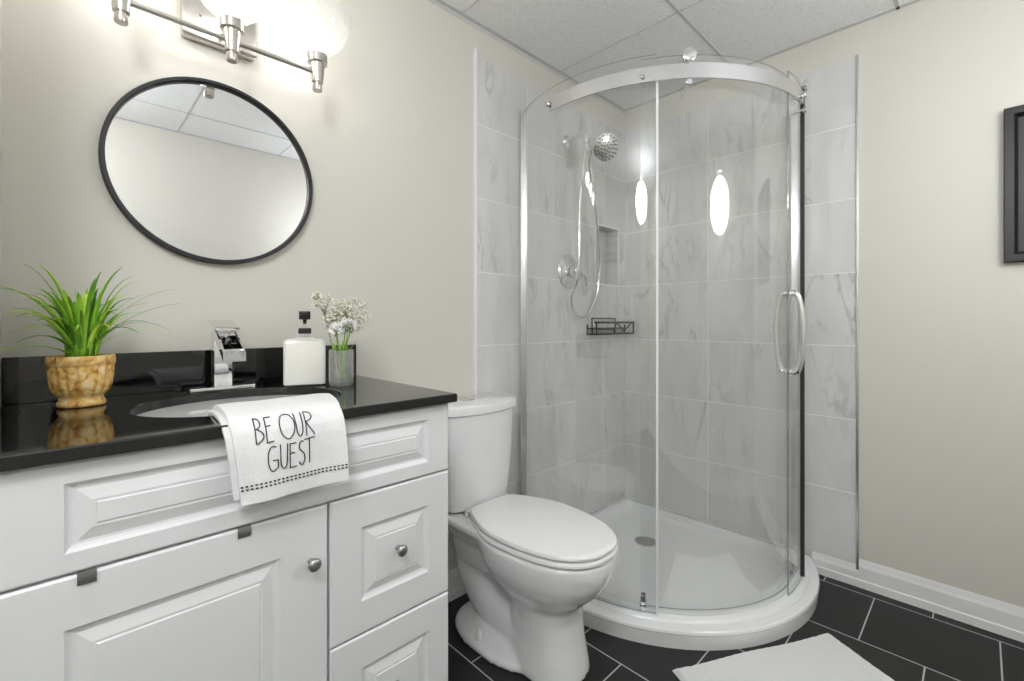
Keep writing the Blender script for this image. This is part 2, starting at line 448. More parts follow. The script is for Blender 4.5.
# unseen globe lamps added as fill light, behind and beside the camera
t0 = None
for i, (x, y, z) in enumerate(GLOBES):
    if t0 is None:
        t0 = thing('pendant_lamp', 'unseen opal globe added as fill light in the corner nearest the right wall', 'fill light', (x, y, z))
        bm = B(); lathe(bm, [(.05, -.004), (.05, -.015), (.02, -.03), (.006, -.032)], (x, y, ZC - .001)); obj('canopy', bm, M['nickel'], t0)
        bm = B(); tube(bm, [(x, y, z + .19), (x, y, ZC - .02)], .004, 8); obj('cord', bm, M['blackp'], t0)
        bm = B(); lathe(bm, [(.03, .180), (.05, .183), (.05, .205), (.02, .215)], (x, y, z)); obj('cap', bm, M['nickel'], t0)
        bm = B(); sphere(bm, (x, y, z), .16, 40, 24); obj('globe', bm, M['globe'], t0)
    else:
        c = copy_tree(t0); c.location = (x, y, z)
        for ch in c.children:
            if ch.name.startswith('globe'): ch.data = ch.data.copy(); ch.data.materials[0] = M['globe2']
        c['label'] = 'unseen opal globe added as fill light behind the camera, over the vanity side'

# ------------------------------------------------------------------ vanity
VX0, VX1 = -.090, .674
t = thing('vanity_cabinet', 'white vanity cabinet with raised panel fronts under the black countertop', 'cabinet', (.29, 1.18, 0))
bm = B(); box(bm, VX0, VX0 + .018, .932, YA - .001, 0, .892); box(bm, VX1 - .018, VX1, .932, YA - .001, 0, .892)
box(bm, VX0 + .018, VX1 - .018, YA - .013, YA - .001, .10, .892); box(bm, VX0 + .018, VX1 - .018, .932, YA - .013, .10, .118); box(bm, VX0 + .018, VX1 - .018, .99, 1.005, 0, .10)
for q in ((VX0 + .018, VX1 - .018, .872, .892), (VX0 + .018, VX1 - .018, .715, .740), (.365, .390, .118, .715), (.390, VX1 - .018, .418, .438)): box(bm, q[0], q[1], .932, .950, q[2], q[3]);
obj('body', bm, [M['cab']], t, smooth=False)
YD = .910           # plane of the door faces
def panel_front(x0, x1, z0, z1, mx, mz, mxr=None):
    bm = B(); mxr = mxr or mx
    L = [(0, .0215), (0, .003), (.0035, 0)]
    rings = [[(x0 + a, YD + d, z0 + a), (x1 - a, YD + d, z0 + a), (x1 - a, YD + d, z1 - a), (x0 + a, YD + d, z1 - a)] for a, d in L]
    for a, d in ((0, 0), (.004, .0045), (.008, .0065), (.012, .007), (.030, .0015), (.034, .0018), (.036, 0), (.037, 0)):
        rings.append([(x0 + mx + a, YD + d, z0 + mz + a), (x1 - mxr - a, YD + d, z0 + mz + a), (x1 - mxr - a, YD + d, z1 - mz - a), (x0 + mx + a, YD + d, z1 - mz - a)])
    loft(bm, rings); return bm
def knob(x, z, parent):
    bm = B()
    lathe(bm, [(.006, 0), (.0055, .004), (.0045, .010), (.006, .013), (.0105, .016), (.0125, .0195), (.0125, .022), (.010, .0255), (.005, .027)], (x, YD - .0003, z), (0, -1, 0), 24)
    return obj('knob', bm, M['steel'], parent)
obj('false_drawer_front', panel_front(VX0, .672, .7275, .888, .088, .030, .058), M['cab'], t, smooth=False)
d = obj('door', panel_front(VX0, .3745, .105, .7235, .088, .075, .088), M['cab'], t, smooth=False); knob(.341, .623, d)
d = obj('drawer', panel_front(.3795, .672, .4305, .7235, .066, .068, .058), M['cab'], t, smooth=False); knob(.531, .584, d)
d = obj('drawer', panel_front(.3795, .672, .105, .4265, .066, .068, .058), M['cab'], t, smooth=False); knob(.529, .283, d)
# door top hooks
for i, x in enumerate((.022, .226)):
    if i == 0:
        bm = B(); box(bm, x - .0105, x + .0105, YD - .0035, YD - .0015, .7085, .7262, .0004)
        box(bm, x - .0105, x + .0105, YD - .0035, YD + .024, .7250, .7262, .0003)
        h0 = tag(obj('over_door_hook', bm, M['steel'], None, origin=(x, YD, .7085)),
                 'small grey metal hook tab over cabinet door top, nearer the left edge', 'hook')
    else:
        h = h0.copy(); C.objects.link(h); h.location = (x, YD, .7085)
        h['label'] = 'small grey metal hook tab over cabinet door top, below the hanging towel'

# countertop with an oval cut-out
SX, SY, SA, SB = .292, 1.158, .205, .178
CX0, CX1, CY0, CY1, CZ0, CZ1 = XL + .001, .685, .893, YA - .001, .893, .913
t = thing('countertop', 'polished black stone countertop with short upright backsplash on the vanity', 'countertop', (.29, 1.17, CZ0))
bm = B()
angs = sorted([2 * PI * k / 96 for k in range(96)] + [math.atan2(y - SY, x - SX) % (2 * PI) for x in (CX0, CX1) for y in (CY0, CY1)])
def rectpt(a, i):
    dx, dy = math.cos(a), math.sin(a); s = 1e9
    if dx > 1e-9: s = min(s, (CX1 - i - SX) / dx)
    if dx < -1e-9: s = min(s, (CX0 + i - SX) / dx)
    if dy > 1e-9: s = min(s, (CY1 - i - SY) / dy)
    if dy < -1e-9: s = min(s, (CY0 + i - SY) / dy)
    return SX + dx * s, SY + dy * s
def ell(a, e):
    r = 1 / math.sqrt((math.cos(a) / (SA + e)) ** 2 + (math.sin(a) / (SB + e)) ** 2)
    return SX + r * math.cos(a), SY + r * math.sin(a)
rings = []
for f, z in ((lambda a: ell(a, 0), CZ0), (lambda a: ell(a, 0), CZ1 - .002), (lambda a: ell(a, .002), CZ1), (lambda a: rectpt(a, .0025), CZ1), (lambda a: rectpt(a, 0), CZ1 - .0025), (lambda a: rectpt(a, 0), CZ0), (lambda a: ell(a, 0), CZ0)):
    rings.append([(*f(a), z) for a in angs])
loft(bm, rings, False, False)
bmesh.ops.remove_doubles(bm, verts=bm.verts[:], dist=1e-6)
obj('slab', bm, M['granite'], t, smooth=False)
bm = B(); box(bm, CX0, CX1 - .003, YA - .021, YA - .001, CZ1, 1.013, .0015); obj('backsplash', bm, M['granite'], t, smooth=False)

t = thing('sink_basin', 'white oval undermount basin sunk in the black countertop', 'sink', (SX, SY, .75))
bm = B()
prof = [(1.07, .8925), (1.05, .8925), (1.0, .8915), (.985, .880), (.95, .845), (.86, .800), (.68, .768), (.42, .754), (.12, .750)]
A2 = [2 * PI * k / 64 for k in range(64)]
rings = [[(SX + SA * s * math.cos(a), SY + SB * s * math.sin(a), z) for a in A2] for s, z in prof]
rings += [[(SX + SA * s * math.cos(a), SY + SB * s * math.sin(a), z - .008) for a in A2] for s, z in prof[::-1]]
loft(bm, rings, True, True)
loft_ok = obj('bowl', bm, M['porc'], t)
bm = B(); lathe(bm, [(.012, .0), (.024, .0), (.026, .003), (.022, .006), (.014, .006)], (SX, SY, .7505)); obj('drain_ring', bm, M['chrome'], t)

# faucet: square column with an open waterfall spout and a flat lever
FX, FY = .289, 1.372
t = thing('faucet', 'square chrome waterfall faucet behind the basin', 'faucet', (FX, FY, CZ1))
bm = B(); box(bm, FX - .072, FX + .072, FY - .024, FY + .024, CZ1 + .0005, CZ1 + .0095, .0015); obj('base_plate', bm, M['chrome'], t)
bm = B(); box(bm, FX - .020, FX + .020, FY - .018, FY + .020, CZ1 + .0075, CZ1 + .150, .002); obj('column', bm, M['chrome'], t)
bm = B()   # trough spout sloping down to the front
def sp(u, v, w_):   # u across, v along the fall, w_ up
    y = FY - .010 - v * .118; z = CZ1 + .142 - .036 * v - .018 * v * v
    return (FX + u, y, z + w_)
NS = 8
rings = []
for i in range(NS + 1):
    v = i / NS; h = .020 - .006 * v; wd = .021 + .003 * v
    rings.append([sp(-wd, v, -.008), sp(wd, v, -.008), sp(wd, v, h), sp(wd - .004, v, h), sp(wd - .004, v, 0), sp(-wd + .004, v, 0), sp(-wd + .004, v, h), sp(-wd, v, h)])
loft(bm, rings); obj('spout', bm, M['chrome'], t, smooth=False)
bm = B(); box(bm, FX - .0185, FX + .0185, FY - .085, FY - .0, CZ1 + .1505, CZ1 + .1535, .001); obj('spout_cover', bm, M['cglass'], t, smooth=False)
bm = B()
mt = Matrix.Translation((FX, FY, CZ1 + .171)) @ Matrix.Rotation(.20, 4, 'X')
box(bm, -.026, .026, -.066, .022, -.005, .005, .0015, mtx=mt); obj('lever', bm, M['chrome'], t)
bm = B(); lathe(bm, [(.014, 0), (.014, .018)], (FX, FY, CZ1 + .150), (0, 0, 1), 20); obj('lever_stem', bm, M['chrome'], t)

# soap dispenser
px_, py_ = .474, 1.307
rotc = Matrix.Translation((px_, py_, CZ1)) @ Matrix.Rotation(-.36, 4, 'Z')
t = thing('soap_dispenser', 'square milky glass soap bottle with black pump beside the vase', 'soap dispenser', (px_, py_, CZ1))
bm = B(); rings = []
for ins, z in ((.006, .0008), (.001, .004), (0, .010), (0, .118), (.003, .124), (.010, .128), (.028, .1295), (.030, .1325)):
    hx, hy = .053 - ins, max(.026 - ins, .012)
    rings.append([rotc @ Vector((x, y, z)) for x, y in rrect(0, 0, hx, hy, min(.009, hy * .8))])
R = loft(bm, rings); obj('bottle', bm, M['soap'], t)
bm = B(); lathe(bm, [(.017, .1326), (.017, .1505), (.015, .1515)], rotc @ Vector((0, 0, 0)), seg=4, mod=None) if False else box(bm, -.0165, .0165, -.0165, .0165, .142, .1575, .002, mtx=rotc)
obj('collar', bm, M['blackp'], t)
bm = B(); lathe(bm, [(.0115, .1325), (.0115, .1422)], rotc @ Vector((0, 0, 0)), seg=20); lathe(bm, [(.006, .1574), (.006, .175)], rotc @ Vector((0, 0, 0)), seg=16); obj('neck', bm, M['cglass'], t)
bm = B(); box(bm, -.0145, .0145, -.0145, .0145, .181, .204, .002, mtx=rotc)
box(bm, -.005, .005, -.044, -.010, .192, .202, .002, mtx=rotc); lathe(bm, [(.004, .169), (.0055, .1815)], rotc @ Vector((0, 0, 0)), seg=12); obj('pump_head', bm, M['blackp'], t)

# vase and flowers
vx, vy = .540, 1.222
t = thing('glass_vase', 'small clear cut glass vase holding white flowers on the black countertop', 'vase', (vx, vy, CZ1))
bm = B()
fac = lambda a, r, h: 1 + .020 * math.cos(12 * a)
lathe(bm, [(.027, .0008), (.030, .004), (.0315, .012), (.0315, .092), (.031, .098), (.0285, .098), (.0285, .092), (.0285, .018), (.024, .012)], (vx, vy, CZ1), seg=96, mod=fac)
obj('vessel', bm, M['vglass'], t)
random.seed(3)
def spray(cx, cy, cz, rx, ry, rz, nb, label, root):
    t = thing('baby_breath_spray', label, 'flower', root, 'tiny white filler blossoms in the vase')
    bs = B(); bb = B()
    c = Vector((cx, cy, cz)); r0 = Vector(root)
    tube(bs, smoothpath([r0, r0.lerp(c, .4) + Vector((0, .004, .01)), r0.lerp(c, .8)], 4), .0012, 5)
    hub = r0.lerp(c, .8)
    subs = []
    for i in range(nb // 10):
        while True:
            q = Vector([random.uniform(-1, 1) for _ in range(3)])
            if q.length < 1: break
        p = c + Vector((q.x * rx, q.y * ry, q.z * rz)); subs.append(p)
        tube(bs, [hub, hub.lerp(p, .5) + Vector((0, 0, .004)), p], .0005, 4, False)
        for k in range(10):
            d_ = Vector([random.gauss(0, 1) for _ in range(3)]).normalized() * random.uniform(.006, .016)
            tube(bs, [p, p + d_], .0003, 3, False)
            sphere(bb, p + d_, random.uniform(.0016, .0031), 6, 4)
    obj('stem', bs, M['twig'], t)
    obj('blossoms', bb, M['tiny'], t, kind='stuff')
spray(vx + .024, vy - .002, 1.108, .060, .040, .048, 620, 'largest cloud of tiny cream blossoms rising right of the vase', (vx + .006, vy, CZ1 + .03))
spray(vx - .050, vy + .012, 1.146, .030, .022, .022, 160, 'small outlying tuft of tiny white blossoms left above the vase', (vx - .008, vy, CZ1 + .03))
spray(vx - .012, vy + .012, 1.105, .034, .03, .03, 220, 'middle tuft of tiny cream blossoms just over the white flower heads', (vx + .0, vy + .008, CZ1 + .03))
for (dx, dy, dz, r, lab) in ((-.020, -.012, .150, .026, 'ruffled white flower head leaning left over the vase rim'), (.003, -.020, .163, .027, 'ruffled white flower head in the middle of the vase bunch'), (.024, -.010, .160, .025, 'ruffled white flower head leaning right over the vase rim')):
    t = thing('white_carnation', lab, 'flower', (vx, vy, CZ1 + .02), 'white flowers in the vase')
    c = Vector((vx + dx, vy + dy, CZ1 + dz))
    bm = B()
    for i in range(26):
        a = random.uniform(0, 2 * PI); el = random.uniform(-.25, 1.35)
        n_ = Vector((math.cos(a) * math.cos(el), math.sin(a) * math.cos(el), math.sin(el)))
        s_ = n_.cross(Vector((0, 0, 1))).normalized(); u_ = s_.cross(n_)
        rr_ = r * random.uniform(.6, 1.0)
        base = bm.verts.new(c); pts = []
        for k in range(7):
            th = -1.0 + 2.0 * k / 6
            pts.append(bm.verts.new(c + n_ * rr_ * (1 + .12 * math.cos(k * 2.6 + i)) * math.cos(th * .5) + (s_ * math.cos(i) + u_ * math.sin(i)) * rr_ * .55 * math.sin(th) + u_ * .003 * math.sin(k * 3 + i)))
        for k in range(6): bm.faces.new((base, pts[k], pts[k + 1]))
    h = obj('bloom', bm, M['petal'], t)
    md = h.modifiers.new('thick', 'SOLIDIFY'); md.thickness = .0008
    bm = B(); tube(bm, smoothpath([(vx + dx * .25, vy + dy * .2, CZ1 + .02), (vx + dx * .35, vy + dy * .5, CZ1 + .09), c], 5), .0019, 7)
    lathe(bm, [(.002, -.016), (.006, -.010), (.007, 0)], c, (0, 0, 1), 10)
    obj('stem', bm, M['stem'], t)
    bm = B()
    for s_ in (-1, 1):
        b0 = Vector((vx + dx * .4, vy + dy * .5, CZ1 + .085)); e_ = b0 + Vector((s_ * .020 + dx * .4, -.006, .038))
        mid = b0.lerp(e_, .5)
        vs = [bm.verts.new(q) for q in (b0, mid + Vector((.004, 0, .006)), e_, mid - Vector((.004, .002, .002)))]
        bm.faces.new(vs)
    h = obj('leaf', bm, M['stem'], t); md = h.modifiers.new('thick', 'SOLIDIFY'); md.thickness = .0008

# potted grass
gx, gy = .024, 1.312
t = thing('potted_grass', 'spiky green artificial grass in a fluted ochre stone pot on the countertop', 'potted plant', (gx, gy, CZ1))
def flute(a, r, h):
    k = 1 if .030 < h < .084 else 0
    return 1 - k * .075 * abs(math.cos(9 * a)) ** 4
bm = B()
lathe(bm, [(r * .74, h) for r, h in [(.048, .0008), (.0515, .003), (.0515, .010), (.0475, .0145), (.0475, .021), (.0520, .0245), (.0600, .031), (.0655, .042), (.0690, .058), (.0705, .074), (.0708, .0835), (.0700, .0855), (.0728, .0875), (.0732, .100), (.0715, .1055), (.0660, .1055), (.0640, .098)]], (gx, gy, CZ1), seg=108, mod=flute, cap1=False)
obj('pot', bm, M['pot'], t, ang=60)
bm = B(); lathe(bm, [(.047, .090), (.047, .097), (.03, .101), (.01, .102)], (gx, gy, CZ1), seg=32); obj('moss', bm, M['soil'], t)
bm = B(); random.seed(11)
def blade(a, reach, top, droop, wd, r0=.012):
    d_ = Vector((math.cos(a), math.sin(a), 0)); s_ = Vector((-d_.y, d_.x, 0)); n = 11
    b0 = Vector((gx, gy, CZ1 + .098)) + d_ * r0
    L = []
    for i in range(n + 1):
        q = i / n
        p = b0 + d_ * (reach * (q ** 1.35)) + Vector((0, 0, top * (1.75 * q - .75 * q * q) - droop * q ** 3))
        if p.x < XL + .006: p.x = XL + .006
        w_ = wd * (math.sin(PI * min(1, .22 + q * .78)) ** .8) if q < 1 else 0
        L.append((p - s_ * w_ / 2, p + Vector((0, 0, -.12 * w_)) - d_ * .1 * w_, p + s_ * w_ / 2))
    R_ = [[bm.verts.new(x) for x in r] for r in L]
    for r1, r2 in zip(R_, R_[1:]):
        bm.faces.new((r1[0], r1[1], r2[1], r2[0])); bm.faces.new((r1[1], r1[2], r2[2], r2[1]))
for i in range(84):
    blade(random.uniform(0, 2 * PI), random.uniform(.005, .060), random.uniform(.08, .165), random.uniform(0, .015), random.uniform(.007, .0115), random.uniform(.003, .026))
for i in range(40):
    a = random.uniform(0, 2 * PI)
    rc = random.uniform(.06, .105)
    if math.sin(a) > .5: rc *= .7
    blade(a, rc, random.uniform(.09, .16), random.uniform(.01, .04), random.uniform(.005, .009), .015)
for a, rc, tp, dr, wd in ((-.15, .155, .12, .0, .005), (.05, .15, .155, .0, .004), (-.45, .15, .085, .035, .004), (-.75, .17, .11, .05, .004), (PI + .55, .13, .155, .01, .007), (PI + .8, .13, .115, .02, .008), (PI + .95, .14, .075, .035, .009), (PI + .35, .115, .16, .02, .006),
                          (-1.0, .10, .19, .0, .006), (-2.2, .09, .185, 0, .006), (1.0, .05, .19, 0, .006), (2.6, .05, .185, 0, .006), (-.3, .085, .175, .005, .007), (.3, .075, .18, 0, .006), (-1.35, .075, .165, 0, .008), (PI + 1.1, .12, .14, .0, .008), (PI + .7, .15, .05, .03, .009), (PI + .15, .07, .19, 0, .006)):
    blade(a, rc, tp, dr, wd)
h = obj('foliage', bm, M['leaf'], t, ang=180)
md = h.modifiers.new('thick', 'SOLIDIFY'); md.thickness = .0006

# ------------------------------------------------------------------ towel with the lettering
t = thing('hand_towel', 'folded white hand towel reading BE OUR GUEST draped over the counter edge', 'towel', (.29, .89, CZ1))
YT = CY0 - .010
SEC = [(1.085, -.014), (1.068, -.001), (1.045, .008), (1.00, .0125), (.955, .0125), (.925, .0110), (.903, .0065), (.887, -.002), (.876, -.015), (.8705, -.033), (.868, -.055), (.867, -.08), (.866, -.105), (.8655, -.132)]
def tpoint(u, s, side=0):
    """u 0..1 across, s 0..1 along the fold line from the basin to the hem; side lifts along the outward normal"""
    k = s * (len(SEC) - 1); i = min(int(k), len(SEC) - 2); f = k - i
    y = SEC[i][0] * (1 - f) + SEC[i + 1][0] * f; z = SEC[i][1] * (1 - f) + SEC[i + 1][1] * f
    ty = SEC[i + 1][0] - SEC[i][0]; tz = SEC[i + 1][1] - SEC[i][1]; q = math.hypot(ty, tz)
    ny, nz = tz / q, -ty / q
    back = max(0, (y - .89) / .2)
    xl = .197 + .014 * back + .013 * max(0, -z / .13); xr = .391 + .045 * back + .003 * max(0, -z / .13)
    if back > .5: xr -= .030 * (back - .5) ** 2 * 4
    wav = .0014 * math.sin(u * 9 + s * 5) + .0010 * math.sin(u * 17 - s * 9)
    hang = max(0, -z / .13)
    return Vector((xl + (xr - xl) * u, y + ny * (side + wav) - .004 * hang * (math.sin(u * 5.5 + 1.0)), CZ1 + z + nz * (side + wav * .3)))
bm = B(); NU, NV = 36, 52
def sheet(bm, th0, th1, u0=0, u1=1, s1=1.0, s0=0.0):
    G = []
    for sd in (th0, th1):
        G.append([[bm.verts.new(tpoint(u0 + (u1 - u0) * i / NU, s0 + (s1 - s0) * j / NV, sd)) for i in range(NU + 1)] for j in range(NV + 1)])
    for g in G:
        for j in range(NV):
            for i in range(NU): bm.faces.new((g[j][i], g[j][i + 1], g[j + 1][i + 1], g[j + 1][i]))
    a, b = G
    for j in range(NV):
        bm.faces.new((a[j][0], a[j + 1][0], b[j + 1][0], b[j][0])); bm.faces.new((a[j][NU], a[j + 1][NU], b[j + 1][NU], b[j][NU]))
    for i in range(NU):
        bm.faces.new((a[0][i], a[0][i + 1], b[0][i + 1], b[0][i])); bm.faces.new((a[NV][i], a[NV][i + 1], b[NV][i + 1], b[NV][i]))
sheet(bm, -.0035, .0050)
sheet(bm, -.0100, -.0042, -.045, .985, .975)
obj('cloth', bm, M['towel'], t, ang=60)
# lettering strokes in towel coordinates (cell 0..1 wide, 0..1 high), laid on the cloth
sz = [(i / 400, tpoint(.5, i / 400).z) for i in range(160, 401)]
def s_of_z(z):
    for (s0, z0_), (s1, z1_) in zip(sz, sz[1:]):
        if z1_ <= z <= z0_: return s0 + (s1 - s0) * (z0_ - z) / max(1e-9, z0_ - z1_)
    return 1
def arc(cx, cy, rx, ry, a0, a1, n=12): return [(cx + rx * math.cos(math.radians(a0 + (a1 - a0) * k / n)), cy + ry * math.sin(math.radians(a0 + (a1 - a0) * k / n))) for k in range(n + 1)]
GL = {
 'B': [[(.1, 0), (.1, 1)], [(.1, 1)] + arc(.1, .74, .62, .26, 85, -90) , [(.1, .48)] + arc(.1, .24, .85, .24, 90, -90)],
 'E': [[(.1, 0), (.1, 1)], [(.1, 1), (.9, 1.0)], [(.1, .58), (.7, .60)], [(.1, 0), (.95, .02)]],
 'O': [arc(.5, .5, .48, .5, 90, 450, 28)],
 'U': [[(.05, 1), (.08, .35)] + arc(.48, .28, .38, .28, 180, 360) + [(.92, 1)]],
 'R': [[(.1, 0), (.1, 1)], [(.1, 1)] + arc(.1, .76, .7, .24, 85, -90) + [(.95, 0)]],
 'G': [arc(.55, .5, .47, .5, 60, 270, 18) + [(.95, .12), (.95, .42), (.5, .42)]],
 'S': [arc(.5, .76, .36, .24, 50, 200, 10) + arc(.5, .26, .40, .26, 60, -150, 14)],
 'T': [[(.5, 0), (.5, 1)], [(0, .97), (1, 1.02)]],
}
def px2x(px):
    a = math.atan2(980 - 512, 457.0); F_ = (math.cos(a), math.sin(a)); R_ = (F_[1], -F_[0]); q = (px - 512) / 457
    return .868 * (F_[0] + q * R_[0]) / (F_[1] + q * R_[1])
def glyph(bm, ch, px0, px1, zb, zt):
    x0, x1 = px2x(px0), px2x(px1)
    for st in GL[ch]:
        P = []
        for (a0, b0), (a1, b1) in zip(st, st[1:]):
            n = max(1, int(math.hypot((a1 - a0) * (x1 - x0), (b1 - b0) * (zt - zb) * .25) / .003))
            for k in range(n): P.append((a0 + (a1 - a0) * k / n, b0 + (b1 - b0) * k / n))
        P.append(st[-1]); Q = []
        for a_, b_ in P:
            x = x0 + (x1 - x0) * a_; s = zb + (zt - zb) * b_
            l_, r_ = tpoint(0, s), tpoint(1, s)
            Q.append(tpoint((x - l_.x) / (r_.x - l_.x), s, .0062))
        tube(bm, Q, .00095, 6)
for ch, a, b, zb, zt in (('B', 255, 264.5, .698, .514), ('E', 266, 274, .700, .520), ('O', 280, 295.5, .696, .512), ('U', 296, 304, .694, .518), ('R', 305.5, 315, .697, .514),
                         ('G', 266, 277.5, .862, .726), ('U', 279, 287, .858, .722), ('E', 288, 295.5, .862, .728), ('S', 297, 304.5, .858, .724), ('T', 303.5, 314, .858, .715)):
    bm = B(); glyph(bm, ch, a, b, zb, zt); obj('letter', bm, M['thread'], t)
bm = B()
for z0_ in (.8115, .8060):
    n = 26
    for k in range(n):
        s = s_of_z(z0_); u0, u1 = (k + .2) / n, (k + .7) / n
        tube(bm, [tpoint(u0, s, .0058), tpoint(u1, s, .0058)], .0013, 6)
obj('stitching', bm, M['thread'], t)

# ------------------------------------------------------------------ mirror
mc, mr = Vector((.298, YA - .016, 1.488)), .2385
t = thing('round_mirror', 'round wall mirror with thin black frame above the faucet', 'mirror', (mc.x, YA, mc.z))
bm = B()
lathe(bm, [(mr - .004, 0), (mr + .005, 0), (mr + .005, .022), (mr + .003, .025), (mr - .004, .025), (mr - .006, .022), (mr - .004, 0)], (mc.x, YA - .0005, mc.z), (0, -1, 0), 128, False, False)
bmesh.ops.remove_doubles(bm, verts=bm.verts[:], dist=1e-6)
obj('frame', bm, M['black'], t)
bm = B(); lathe(bm, [(mr - .004, .002), (mr - .004, .012)], (mc.x, YA - .0005, mc.z), (0, -1, 0), 128); obj('mirror_glass', bm, M['mirror'], t, smooth=False)
bm = B(); lathe(bm, [(.007, .012), (.007, .0135), (.006, .014)], (mc.x - .037, YA - .0005, mc.z + mr - .011), (0, -1, 0), 20); obj('clip', bm, M['alu'], t)

# ------------------------------------------------------------------ vanity light
LY, LZ, LX, DX = 1.31, 1.792, .298, .2115
t = thing('vanity_light', 'brushed nickel three lamp wall light with clear glass shades above the mirror', 'wall light', (LX, YA, LZ))
bm = B(); box(bm, LX - .085, LX + .085, YA - .024, YA - .0005, LZ + .035, LZ + .16, .004); p = obj('backplate', bm, M['nickel'], t)
bm = B(); lathe(bm, [(.005, 0), (.005, .002), (.003, .004)], (LX - .045, YA - .0242, LZ + .10), (0, -1, 0), 14); obj('screw', bm, M['steel'], p)
bm = B(); tube(bm, [(LX - .085, YA - .03, LZ + .040), (LX + .085, YA - .03, LZ + .040)], .0045, 12)
obj('backplate_rail', bm, M['nickel'], t)
bm = B(); tube(bm, [(LX, YA - .02, LZ + .06), (LX, LY + .02, LZ + .06), (LX, LY + .002, LZ + .04), (LX, LY, LZ)], .007, 14); obj('arm', bm, M['nickel'], t)
bm = B(); tube(bm, [(LX - DX, LY, LZ), (LX + DX, LY, LZ)], .0065, 16); obj('bar', bm, M['nickel'], t)
s0 = None
for i in (0, 1, -1):
    x = LX + DX * i
    bm = B(); lathe(bm, [(.011, -.052), (.0125, -.050), (.0125, -.036), (.0105, -.034), (.0105, -.030), (.0155, -.028), (.0195, .022), (.0195, .024), (.0265, .026), (.0265, .050), (.0245, .052), (.012, .052)], (x, LY, LZ), seg=32)
    s = obj('socket', bm, M['nickel'], t)
    bm = B()
    pr = [(.022, .0525), (.030, .058), (.045, .066), (.062, .080), (.077, .100), (.087, .125), (.092, .150), (.094, .165)]
    lathe(bm, pr + [(r - .0025, h + .0005) for r, h in pr[::-1]], (x, LY, LZ), seg=64, cap0=False, cap1=False)
    obj('shade', bm, M['shade'], s)
    bm = B(); lathe(bm, [(.012, .0525), (.013, .065), (.020, .080), (.026, .096), (.029, .112), (.026, .128), (.016, .138), (.004, .141)], (x, LY, LZ), seg=32); obj('bulb', bm, M['bulb'], s)

# ------------------------------------------------------------------ toilet
TXc = 1.112
t = thing('toilet', 'white two piece toilet with closed lid between the vanity and the shower', 'toilet', (TXc, 1.05, 0))
half = [(0, -.290), (.060, -.280), (.115, -.240), (.152, -.175), (.173, -.090), (.180, 0), (.175, .075), (.150, .145), (.120, .205), (.100, .232), (.070, .243), (0, .245)]
full = half + [(-x, y) for x, y in half[-2:0:-1]]
egg = [(p.x, p.y) for p in smoothpath([(x, y, 0) for x, y in full], 5, True)]
def eggring(sx, y0, y1, z, yc=1.02):
    """egg outline with half width sx*.18, front at y0 and back at y1"""
    a = (yc - y0) / .29; b = (y1 - yc) / .245
    return [(TXc + x * sx, yc + (y * a if y < 0 else y * b), z) for x, y in egg]
bm = B()
def ring2(hw, y0, y1, z, e=2.3):
    yc = (y0 + y1) / 2; hl = (y1 - y0) / 2; n = 48; o = []
    for k in range(n):
        a = 2 * PI * k / n; c, s = math.cos(a), math.sin(a)
        o.append((TXc + hw * abs(c) ** (2 / e) * (1 if c > 0 else -1), yc + hl * abs(s) ** (2 / e) * (1 if s > 0 else -1), z))
    return o
# pedestal and bowl
loft(bm, [eggring(.62, .838, 1.10, 0, .96), eggring(.60, .842, 1.10, .03, .96), eggring(.555, .856, 1.09, .10, .96), eggring(.545, .864, 1.09, .17, .97), eggring(.58, .858, 1.10, .215, .98), eggring(.72, .822, 1.15, .245, 1.0),
          eggring(.85, .785, 1.19, .28, 1.01), eggring(.93, .760, 1.22, .32, 1.02), eggring(.965, .748, 1.24, .36, 1.02), eggring(.97, .746, 1.25, .388, 1.02), eggring(.955, .750, 1.25, .396, 1.02)])
# foot flange
loft(bm, [ring2(.152, .94, 1.37, 0, 2.4), ring2(.152, .94, 1.37, .018, 2.4), ring2(.138, .96, 1.35, .030, 2.4), ring2(.09, .98, 1.33, .036, 2.4)])
# trapway and rear neck
tube(bm, smoothpath([(TXc, 1.33, .38), (TXc, 1.335, .28), (TXc, 1.325, .19), (TXc, 1.27, .115), (TXc, 1.18, .078), (TXc, 1.02, .07)], 6), .078, 24)
loft(bm, [ring2(.085, 1.10, 1.40, .22, 3), ring2(.10, 1.12, 1.42, .30, 3), ring2(.135, 1.10, 1.435, .355, 4), ring2(.160, 1.08, 1.440, .385, 5), ring2(.160, 1.08, 1.440, .402, 5)])
o = obj('bowl', bm, M['porc'], t, ang=180)
md = o.modifiers.new('fuse', 'REMESH'); md.mode = 'VOXEL'; md.voxel_size = .007; md.use_smooth_shade = True
md = o.modifiers.new('soften', 'SMOOTH'); md.factor = .5; md.iterations = 9
for sx in (-1, 1):
    bm = B(); lathe(bm, [(.014, .0), (.014, .006), (.012, .020), (.009, .032), (.005, .036)], (TXc + sx * .122, 1.17, .026), seg=20); obj('bolt_cap', bm, M['seat'], t)
def eggslab(z0, z1, s, e=.006):
    bm = B(); n = []
    for ins, z in ((e, z0), (0, z0 + e * .6), (0, z1 - e), (e * .4, z1 - e * .35), (e * 1.6, z1), ):
        k = 1 - ins / .18
        n.append([(TXc + x * k * s * .965, 1.02 + (y * k * s * .955 if y < 0 else y * k * s), z) for x, y in egg])
    loft(bm, n); return bm
obj('seat', eggslab(.3985, .4155, 1.0), M['seat'], t)
obj('lid', eggslab(.4170, .4360, .992, .008), M['seat'], t)
for sx in (-1, 1):
    bm = B(); tube(bm, [(TXc + sx * .062, 1.264, .412), (TXc + sx * .102, 1.264, .412)], .011, 14); obj('hinge', bm, M['seat'], t)
